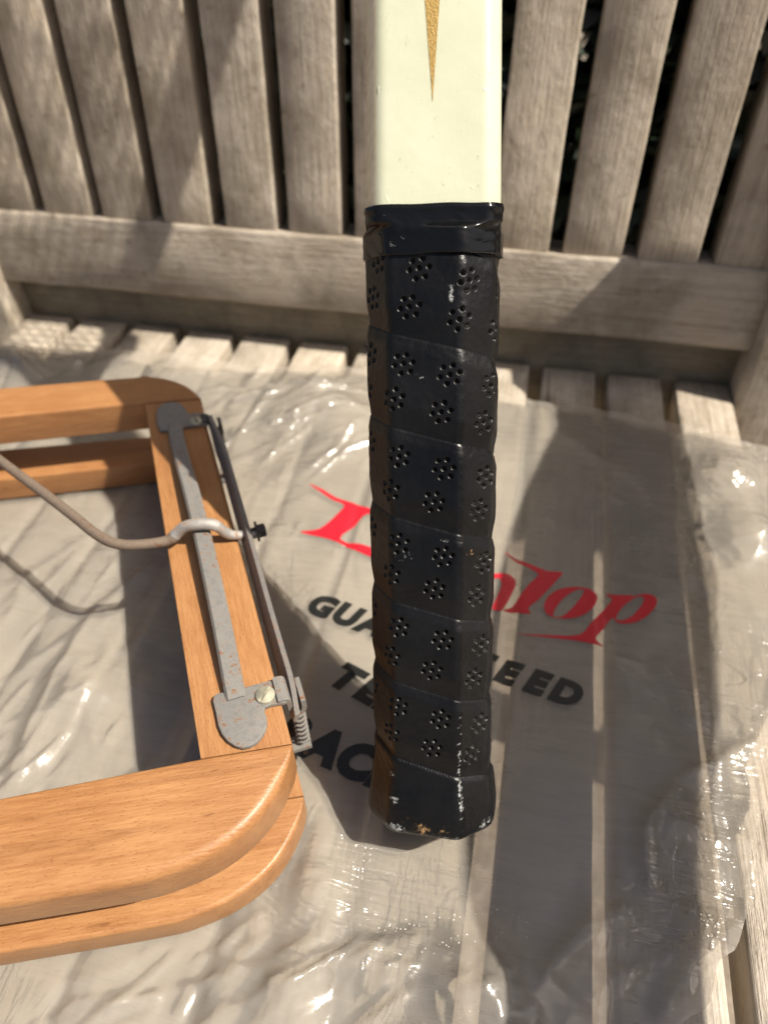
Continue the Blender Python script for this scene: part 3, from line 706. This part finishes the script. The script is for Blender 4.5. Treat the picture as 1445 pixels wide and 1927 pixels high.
PITW, SEAM0 = 25.9, 23.5
Ls = np.concatenate([np.arange(0, 6, .25), np.arange(6, 178.01, .23)])
us = np.concatenate([np.arange(-34, 38, .23), np.linspace(38, TOT-34, 34)[:-1]])
UU, LL = np.meshgrid(us, Ls)
HEL = -PITW/TOT                               # the wrap falls to the right
pts2, nr2 = at(UU)
v_rel = (SEAM0-LL+HEL*UU)/PITW                # distance below a seam, in wraps
band = np.ceil(-v_rel); fr = (v_rel-np.floor(v_rel))*PITW     # 0 just under a seam .. pitch
prof = -.30+.62*smooth01(fr/4.0)-.80*smooth01((fr-18.5)/7.4)
prof = prof-.30*np.exp(-(fr/.40)**2)-.12*np.exp(-((PITW-fr)/.35)**2)
butt = LL < (SEAM0+HEL*UU)
prof = np.where(butt, .25*smooth01(fr/1.5)-.25*np.exp(-(fr/.4)**2), prof)
flare = 2.3*smooth01((26-LL)/24)
roundb = np.where(LL < 3.2, -3.2*(1-np.sqrt(np.clip(1-((3.2-LL)/3.2)**2, 0, 1))), 0)
prof = prof+flare+roundb*.8+.22*N1(UU*.12, LL*.12)+.08*N2(UU*.5, LL*.5)
# perforations in flowers of seven, two rows to every wrap
hole = np.zeros_like(LL); dep = np.zeros_like(LL)
U0 = {0: -8.4, 1: -8.2, 2: -7.8, 3: -7.6, 4: -6, 5: -1.2, 6: 2.0, 7: 2.0}
rh = random.Random(3)
for bnd in range(1, 8):
    top = SEAM0+PITW*bnd
    if bnd == 7: top = SEAM0+PITW*7
    u0 = U0.get(bnd-1, 2.0)
    for c in range(-3, 5):
        for row in (0, 1):
            uc = u0+13.2*c-(2.8 if row else 0)+rh.uniform(-.3, .3)
            if uc < -33 or uc > 37: continue
            lc = top+HEL*uc-(7.6 if row == 0 else 18.1)+rh.uniform(-.3, .3)
            if lc > 176: continue
            rot = .25+rh.uniform(-.1, .1)
            cen = [(0, 0)]+[(2.65*math.cos(rot+j*math.pi/3), 2.65*math.sin(rot+j*math.pi/3)) for j in range(6)]
            for du, dv in cen:
                hu, hl = uc+du+rh.uniform(-.12, .12), lc+dv*1.0+rh.uniform(-.12, .12)
                m = (np.abs(UU-hu) < 1.8) & (np.abs(LL-hl) < 1.8)
                d = np.hypot(UU[m]-hu, LL[m]-hl)
                q = smooth01((.74-d)/.22); dep[m] = np.maximum(dep[m], q); hole[m] = np.maximum(hole[m], smooth01((.67-d)/.12)*smooth01((d-.26)/.2)*.8)
prof = prof-dep*2.2
X2 = pts2+nr2*prof[..., None]
V = HC[None, None]+E1r*X2[..., :1]+BKr*X2[..., 1:]+AX*LL[..., None]
nr_, nc_ = LL.shape
vf = V.reshape(-1, 3); gf = grid_faces(nr_, nc_, True)
# orient outward
a, b, c = vf[gf[5]][:3]
me = mesh('leather_grip', vf, gf, True)
ca = me.color_attributes.new('wear', 'FLOAT_COLOR', 'POINT')
def blob(u, l, ru, rl): return np.clip(1.25-np.hypot((UU-u)/ru, (LL-l)/rl), 0, 1)
nz = N3(UU*.5, LL*.5)*.5+.5
g_ = blob(10.4, 30, 1.0, 18)*(.25+.6*nz)*(LL < 50)+blob(10.6, 14, 1.0, 9)*.6+blob(-9, 2.5, 4.2, 2.2)+blob(-9.5, 12, 1.6, 1.6)+blob(-10.5, 20, 2.2, 1.5)*.7+blob(7.2, 165, .9, 3)*1.2+blob(-1, 143, 1.8, 1.6)*.6+blob(8, 1.6, 8, 1.3)*.6+blob(19, 3, 4, 2.5)*.7+blob(-6, 92, 3.5, 2.5)*.45+blob(-10.5, 60, .5, 40)*.12+blob(9.9, 100, .5, 60)*.12+blob(6, 97, 2.2, .5)
b_l = blob(-.5, 3.6, 3.0, 2.4)*.95+blob(6, 3.6, 2, 2)*.5+blob(-5, 6, 3, 1.8)*.3+blob(14, 93.5, 2.4, 2)*.35
fn = 1.1*N1(UU*.9, LL*.9)+.8*N2(UU*2.1, LL*1.4)
g_ = smooth01((g_+fn*.8-.62)/.3)*np.minimum(1, g_*1.6); b_l = smooth01((b_l+fn*.8-.5)/.3)*np.minimum(1, b_l*1.6)
colr = np.stack([hole, np.clip(g_, 0, 1), np.clip(b_l, 0, 1), np.ones_like(hole)], -1).astype(np.float32)
ca.data.foreach_set('color', colr.reshape(-1))
grip = part('leather_grip', me, LEATHER, racket)
bmx = bmesh.new(); bmx.from_mesh(me); bmesh.ops.recalc_face_normals(bmx, faces=bmx.faces[:]); bmx.to_mesh(me); bmx.free()
# butt cap end
ring = V[0]; cen = ring.mean(0)
Vc = [p for p in ring]+[cen+(p-cen)*.5-AX*.6 for p in ring]+[cen-AX*.8]
n = len(ring); Fc = [(i, (i+1) % n, n+(i+1) % n, n+i) for i in range(n)]+[(n+i, n+(i+1) % n, 2*n) for i in range(n)]
part('butt_end', mesh('butt_end', Vc, Fc, True), LEATHER, racket)

# glossy collar: stretched from the wrap down on to the shaft
def shaft_ring(L, n, grow=0.0):
    w = np.interp(L, [176, 190, 240, 330, 418], [36.0, 36.0, 34.4, 27, 22])+2*grow; d = np.interp(L, [176, 240, 330, 418], [25, 24.4, 22, 20])+2*grow
    oc = np.array(octagon(w-7.0, 4.95, d-7.0)); atk, tk = rounded(oc, 4.2)
    u = np.linspace(-tk/2, tk/2, n, endpoint=False); p, nn = atk(u)
    p = p+np.array([0, -(DEP/2-d/2)+1.2-grow])
    return HC+E1s*p[:, :1]+BKs*p[:, 1:]+AX*L, u, w, tk
at2, TOT2 = rounded(octagon(FW, BW, SW), 4.2)
def recalc(me):
    bmx = bmesh.new(); bmx.from_mesh(me); bmesh.ops.recalc_face_normals(bmx, faces=bmx.faces[:]); bmx.to_mesh(me); bmx.free(); return me
Lc = np.concatenate([[175.3], np.linspace(175.5, 188.0, 64), [188.15]]); nC = 240; fu = np.linspace(-.5, .5, nC, endpoint=False); V2 = []
for i, L in enumerate(Lc):
    g2, gn = at2(fu*TOT2); wob = fu*2*math.pi
    ph = 3*np.cos(wob); qh = 3*np.sin(wob)
    lump = .45*N3(ph*1.7+L*.10, qh*1.7+L*.33)+.3*N1(ph*.8, L*.5+qh*.8)
    g3 = HC+E1r*(g2+gn*1.0)[:, :1]+BKr*(g2+gn*1.0)[:, 1:]+AX*L
    s3 = shaft_ring(L, nC, .55)[0]
    mixv = smooth01((L-181.3-1.2*N2(ph*.6, qh*.6))/2.4)[:, None]
    p = g3*(1-mixv)+s3*mixv
    c = p.mean(0); nn = p-c; nn /= np.linalg.norm(nn, axis=1)[:, None]
    k = -1.0 if i in (0, len(Lc)-1) else 0.0
    p = p+nn*(lump*(.35+.65*np.exp(-((L-182.5)/2.2)**2))*.8+.35*np.exp(-((L-186.9)/.8)**2)+k)[:, None]+AX*(.5*N1(ph*.5, qh*.5))[:, None]
    V2.append(p)
V2 = np.array(V2); me = mesh('collar', V2.reshape(-1, 3), grid_faces(len(Lc), nC, True), True)
part('collar', recalc(me), RUBBER, racket)

# shaft
Lsft = np.concatenate([np.linspace(184, 260, 60), np.linspace(264, 418, 50)]); rows = []; side = []
for L in Lsft:
    p, u, w, tk = shaft_ring(L, 160); rows.append(p)
    side.append(np.clip((-u-(w/2-2.9))/.6, 0, 1)*np.clip((tk/2+u-(w/2-2.9))/.6, 0, 1))
rows = np.array(rows); me = mesh('shaft', rows.reshape(-1, 3), grid_faces(len(rows), 160, True), True)
at_ = me.attributes.new('side', 'FLOAT', 'POINT'); at_.data.foreach_set('value', np.array(side, np.float32).ravel())
part('shaft', recalc(me), LACQ, racket)
# gold wedge and its yellowed edge on the front of the shaft
def front_pt(u, L, lift):
    return HC+E1s*u+BKs*(-DEP/2+1.2-lift)+AX*L
def strip(fw0, lift, Ltip, name, mat, grow=0.0):
    Lr = np.linspace(Ltip, 345, 60); V = []
    for L in Lr:
        hw = max(.05, min((L-Ltip)*.080, (345-L)*.10))+grow
        c = -.35+(L-212)*-.004
        for q in (-1, -.5, 0, .5, 1): V.append(front_pt(c+hw*q, L, lift))
    me = mesh(name, V, grid_faces(60, 5), True); part(name, recalc(me), mat, racket)
strip(0, .12, 212.5, 'gold_wedge', GOLD)
# head
hc = 546.0; hb, ha = 139.0, 107.0
TH = np.linspace(0, 2*math.pi, 96, endpoint=False); V = []
for t in TH:
    o = np.array([math.sin(t)*ha, -math.cos(t)*hb]); nn = np.array([math.sin(t)/ha, -math.cos(t)/hb]); nn /= np.linalg.norm(nn)
    for dx, dy in ((0, -9), (4, -10), (9, -8), (11, 0), (9, 8), (4, 10), (0, 9), (-1, 4), (-2, 0), (-1, -4)):
        p = o+nn*(dx-10); V.append(HC+E1r*p[0]+AX*(hc+p[1])+BKr*(dy-2))
f = [(i*10+k, i*10+(k+1) % 10, ((i+1) % 96)*10+(k+1) % 10, ((i+1) % 96)*10+k) for i in range(96) for k in range(10)]
me = mesh('head_hoop', V, f, True); part('head_hoop', recalc(me), LACQ, racket)
for s in (-1, 1):
    path = smooth_path([HC+E1r*(s*x)+AX*L-BKr*2 for x, L in ((6, 338), (16, 372), (42, 410), (72, 440), (88, 466))], 5)
    V, Fc = tube(path, 8.5, 10); part('throat_arm', mesh('throat_arm', V, Fc, True), LACQ, racket)
sv, sf = [], []
def addtube(p, q, r=.65):
    global sv, sf
    V, Fc = tube([p, q], r, 5); k = len(sv); sv += V; sf += [tuple(i+k for i in g) for g in Fc]
for i in range(-8, 9):
    x = i*11.0; h = (hb-11)*math.sqrt(1-(x/(ha-8))**2) if abs(x) < ha-8 else 0
    if h > 5: addtube(HC+E1r*x+AX*(hc-h)-BKr*2, HC+E1r*x+AX*(hc+h)-BKr*2)
for i in range(-10, 11):
    y = i*12.4; h = (ha-9)*math.sqrt(max(0, 1-(y/(hb-8))**2))
    if h > 5: addtube(HC-E1r*h+AX*(hc+y)-BKr*1.2, HC+E1r*h+AX*(hc+y)-BKr*1.2)
part('string_bed', mesh('string_bed', sv, sf, True), STRING, racket)

# ------------------------------------------------------------------ racket press
PR0 = np.array([-160, 120, LB])
press = empty('racket_press', PR0)
tag(press, 'varnished wooden racket press with steel lever clamp lying on the plastic bag', 'racket press')
angN = math.atan2(.352, .936); angR = math.atan2(-147.4, 87.7)
def bar(name, poly, z0, z1, ang, rad):
    o = np.mean(np.array(poly), 0)
    me = prism_mesh(name, poly, z0-LB, z1-LB, rad, 5, tuple(o), ang)
    return part(name, me, BEECH, press, (o[0]-PR0[0], o[1]-PR0[1], 0), (0, 0, ang))
nO = len(N_out)
def radN(rt, rbm): return [(max(.4, rt*min(1, (nO-1-i)/7)), max(.4, rbm*min(1, (nO-1-i)/7))) for i in range(nO-1)]+[(.4, .4)]+[(.8, .8)]+[(1.0, .8)]*2
bar('cross_bar', N_BAR, UB, UT, angN, radN(3.4, 1.4)); bar('cross_bar', N_BAR, LB, LT, angN, [(max(.1, 1.6*min(1, (nO-1-i)/6)),)*2 for i in range(nO)]+[(.1, .1)]+[(1.0, .8)]*2)
sh = lambda P, dz: P
for z0, z1 in ((UB, UT-.5), (LB, LT-.05)):
    bar('end_bar', RAIL, z0+.3, z1, angR, [(.1, .1), (.1, .1), (2.4, 1.2), (.5, .5), (.5, .5)])
    bar('end_bar', LRAIL, z0+.3, z1, math.atan2(200, -85), 1.2)
for z0, z1 in ((UB, UT), (LB, LT)):
    bar('cross_bar', F_, z0, z1, angN, [(.8, .8)]*2+[(3.0, 2)]*(len(F_)-5)+[(2, 2), (1, 1), (1, 1)])

dR = np.array([87.7, -147.4, 0])/math.hypot(87.7, 147.4)     # along the end bar towards the near corner
nR = np.array([-dR[1], dR[0], 0]); 
if nR[0] < 0: nR = -nR                                       # outward from the press
def W3(x, y, z): return onz(x, y, z)
def pp(p): return np.asarray(p, float)-PR0
def plate(name, px_poly, z, th, mat, rad=.35, parent=press):
    poly = [Z(x, y, z) for x, y in px_poly]
    me = prism_mesh(name, poly, z-LB, z+th-LB, rad, 3, (PR0[0], PR0[1]), 0.0)
    return part(name, me, mat, parent)
near_px = [(402, 1322), (405, 1314), (412, 1310), (460, 1299), (521, 1283), (528, 1289), (543, 1317), (538, 1327), (512, 1331), (500, 1336), (498, 1343), (503, 1354), (504, 1366), (501, 1379), (494, 1391), (484, 1402), (472, 1409), (458, 1412), (445, 1409), (431, 1400), (420, 1387), (413, 1371), (408, 1346)]
far_px = [(303, 815), (298, 803), (296, 783), (300, 771), (310, 764), (326, 761), (342, 765), (352, 775), (356, 783), (372, 782), (387, 783), (394, 790), (394, 800), (386, 803), (350, 808), (318, 815)]
BRZ = UT-.4
br_n = plate('bracket', near_px, BRZ, 1.8, GALV); br_f = plate('bracket', far_px, BRZ, 1.8, GALV)
def hook(parent, p0, wid, mat):
    """strip folded down over the edge and up again into a U that holds the lever"""
    prof = [(-1.5, 1.0), (.6, .9), (1.5, 0), (1.8, -2.5), (2.0, -6), (2.8, -8.2), (4.2, -8.9), (5.6, -8.0), (6.2, -5.8), (6.2, -2.0)]
    prof = [(a, b) for a, b, _ in [tuple(q) for q in smooth_path([(a, b, 0) for a, b in prof], 3)]]
    P = np.array(prof); t = np.gradient(P, axis=0); t /= np.linalg.norm(t, axis=1)[:, None]; nn = np.stack([-t[:, 1], t[:, 0]], -1)*.8
    V = []
    for q, m in zip(P, nn):
        for sgn, w in ((1, -wid/2), (1, wid/2), (-1, wid/2), (-1, -wid/2)):
            r = q+m*sgn; V.append(pp(p0)+nR*r[0]+np.array([0, 0, r[1]])+dR*w)
    k = len(P); Fc = [(i*4+j, i*4+(j+1) % 4, (i+1)*4+(j+1) % 4, (i+1)*4+j) for i in range(k-1) for j in range(4)]+[(3, 2, 1, 0), tuple((k-1)*4+j for j in range(4))]
    me = recalc(mesh('hook', V, Fc, True)); me.set_sharp_from_angle(angle=math.radians(45)); return part('hook', me, mat, parent)
pn = W3(530, 1303, BRZ); pf = W3(389, 794, BRZ)
hook(br_n, pn+np.array([0, 0, 0.9])-nR*.3, 9.0, GALV); hook(br_f, pf+np.array([0, 0, 0.9])-nR*.5, 6.0, DARKSTEEL)
def screw(parent, px, r, ang):
    c = pp(W3(px[0], px[1], BRZ+3)); c[2] = BRZ+1.7-LB
    bm = bmesh.new(); prof = [(r, 0), (r, .5), (r*.93, 1.1), (r*.72, 1.65), (r*.4, 1.95), (0, 2.05)]; n = 32
    # domed head with a cut slot: a grid cut by its own depth
    V = []; 
    g = np.linspace(-1, 1, 41); 
    ringr = np.concatenate([[0], np.linspace(.08, 1, 22)]); Vv = []; na = 64
    for rr_ in ringr:
        for k in range(na):
            t = 2*math.pi*k/na; x, y = rr_*math.cos(t)*r, rr_*math.sin(t)*r
            h = 2.0*(1-rr_**2*.62) if rr_ < .999 else .2
            if abs(x*math.cos(ang)+y*math.sin(ang)) < .16*r: h = min(h, .75)
            Vv.append(c+np.array([x, y, h]))
    for k in range(na):
        t = 2*math.pi*k/na; Vv.append(c+np.array([r*math.cos(t), r*math.sin(t), -.1]))
    me = recalc(mesh('screw', Vv, grid_faces(len(ringr)+1, na, True), True)); me.set_sharp_from_angle(angle=math.radians(35)); bm.free()
    return part('screw', me, BRASS, parent)
screw(br_n, (499, 1305), 3.15, math.radians(-18)); screw(br_f, (368, 790), 2.9, math.radians(40))
# flat bar clamped between the brackets, bowed upwards
cl = [(330.5, 800, 55.6), (333, 822, 56.8), (345, 870, 59.0), (362, 930, 60.4), (382, 1010, 61.2), (400, 1090, 60.8), (421, 1190, 59.4), (439, 1285, 57.2), (446, 1320, 55.9)]
P = smooth_path([pp(W3(x, y, z)) for x, y, z in cl], 5); V = []
for q in P:
    for a, b in ((-3.2, -1.4), (-3.2, 1.2), (-2.3, 2.2), (2.3, 2.2), (3.2, 1.2), (3.2, -1.4), (2.6, -2.0), (-2.6, -2.0)):
        V.append(q+nR*a+np.array([0, 0, b]))
m = len(P); Fc = [(i*8+k, i*8+(k+1) % 8, (i+1)*8+(k+1) % 8, (i+1)*8+k) for i in range(m-1) for k in range(8)]+[tuple(range(7, -1, -1)), tuple((m-1)*8+k for k in range(8))]
me = recalc(mesh('clamp_bar', V, Fc, True)); me.set_sharp_from_angle(angle=math.radians(30)); part('clamp_bar', me, GALV, press)
# lever plate standing on edge in the two hooks
lv = [(395, 781, 58.5), (420, 836, 60.5), (445, 919, 61.5), (466, 992, 61.8), (486, 1062, 61.5), (505, 1130, 60.6), (527, 1205, 59), (549, 1281, 56.5), (560, 1345, 52.5)]
P = smooth_path([pp(W3(x, y, z)) for x, y, z in lv], 5); V = []; m = len(P)
for i, q in enumerate(P):
    hgt = 9.5*min(1, .35+min(i, m-1-i)/6)
    for a, b in ((-.8, 0), (.8, 0), (.8-.26*hgt, -hgt), (-.8-.26*hgt, -hgt)): V.append(q+nR*a+np.array([0, 0, b]))
Fc = [(i*4+k, i*4+(k+1) % 4, (i+1)*4+(k+1) % 4, (i+1)*4+k) for i in range(m-1) for k in range(4)]+[(3, 2, 1, 0), tuple((m-1)*4+k for k in range(4))]
me = recalc(mesh('lever_plate', V, Fc, False)); part('lever_plate', me, metal('worn_spring_steel', (.30, .28, .26), (.20, .10, .05), .9, .4), press)
# wire handle, cranked over the bar and pinned through the lever plate
wr = [(-150, 760, 64), (-60, 818, 64), (0, 866, 63.5), (75, 922, 63), (140, 972, 62.5), (180, 1004, 62), (212, 1021, 61.6), (250, 1026, 61), (300, 1021, 60.2), (322, 1014, 60.4), (336, 1001, 62.5), (350, 991, 65), (368, 987, 66.4), (392, 986, 66.4), (408, 990, 65), (420, 999, 61.5), (434, 1006, 58.6), (455, 1007, 57.5), (488, 1002, 57.0)]
P = smooth_path([pp(W3(x, y, z)) for x, y, z in wr], 6); rad = [2.0]*len(P)
for i in range(len(P)):
    f_ = i/6.0
    if 9 <= f_ <= 14: rad[i] = 2.2
    if f_ > 16: rad[i] = 1.8
V, Fc = tube(P[:57], rad[:57], 16); wire = part('wire_handle', mesh('wire_handle', V, Fc, True), WIRE, press)
V, Fc = tube(P[56:], [r*1.02 for r in rad[56:]], 16); part('cranked_end', mesh('cranked_end', V, Fc, True), metal('bright_worn_steel', (.50, .48, .45), (.30, .13, .04), .9, .26, .85), wire)
pin = pp(W3(478, 1003, 57.0)); V, Fc = tube([pin-nR*4.5, pin-nR*4.4, pin+nR*1.5], [2.0, 2.1, 2.1], 16); part('pivot_pin', mesh('pivot_pin', V, Fc, False), DARKSTEEL, press)
pin2 = pp(W3(481, 1001, 57.0)); ax_ = nR
V, Fc = tube([pin2+ax_*.2, pin2+ax_*1.0], [4.0, 4.0], 20); part('washer', mesh('washer', V, Fc, False), DARKSTEEL, press)
V, Fc = tube([pin2+ax_*.9, pin2+ax_*3.6, pin2+ax_*4.0], [2.7, 2.7, 2.2], 6); part('pin_head', mesh('pin_head', V, Fc, False), DARKSTEEL, press)
# springs between the two frames beside the end bar
def spring(base, z0, z1, turns, r=1.95, w=.5):
    pts_ = []; n = int(turns*14)
    for i in range(n+1):
        t = i/n; a = 2*math.pi*turns*t; pts_.append(pp(np.array([base[0]+r*math.cos(a), base[1]+r*math.sin(a), z0+(z1-z0)*t])))
    V, Fc = tube(pts_, w, 6); return part('spring', mesh('spring', V, Fc, True), GALV, press)
sb = (pn+nR*4.0)[:2]; spring(sb, 21, BRZ-8, 9); sb2 = (pf+nR*4.0)[:2]; spring(sb2, 21, BRZ-8, 9)
for q in (sb, sb2):
    V, Fc = tube([pp((q[0], q[1], 12)), pp((q[0], q[1], BRZ-8.2))], 1.1, 10); part('spring_bolt', mesh('spring_bolt', V, Fc, True), DARKSTEEL, press)
    t = pp((q[0], q[1], 0)); V = []
    for a, b in ((-9, -2.6), (2.2, -2.6), (2.2, 2.6), (-9, 2.6)):
        for z in (19.0, 20.8): V.append(t+nR*a+dR*b+np.array([0, 0, z]))
    part('lower_bracket', mesh('lower_bracket', V, [(0, 2, 4, 6), (1, 7, 5, 3), (0, 1, 3, 2), (2, 3, 5, 4), (4, 5, 7, 6), (6, 7, 1, 0)]), GALV, press)
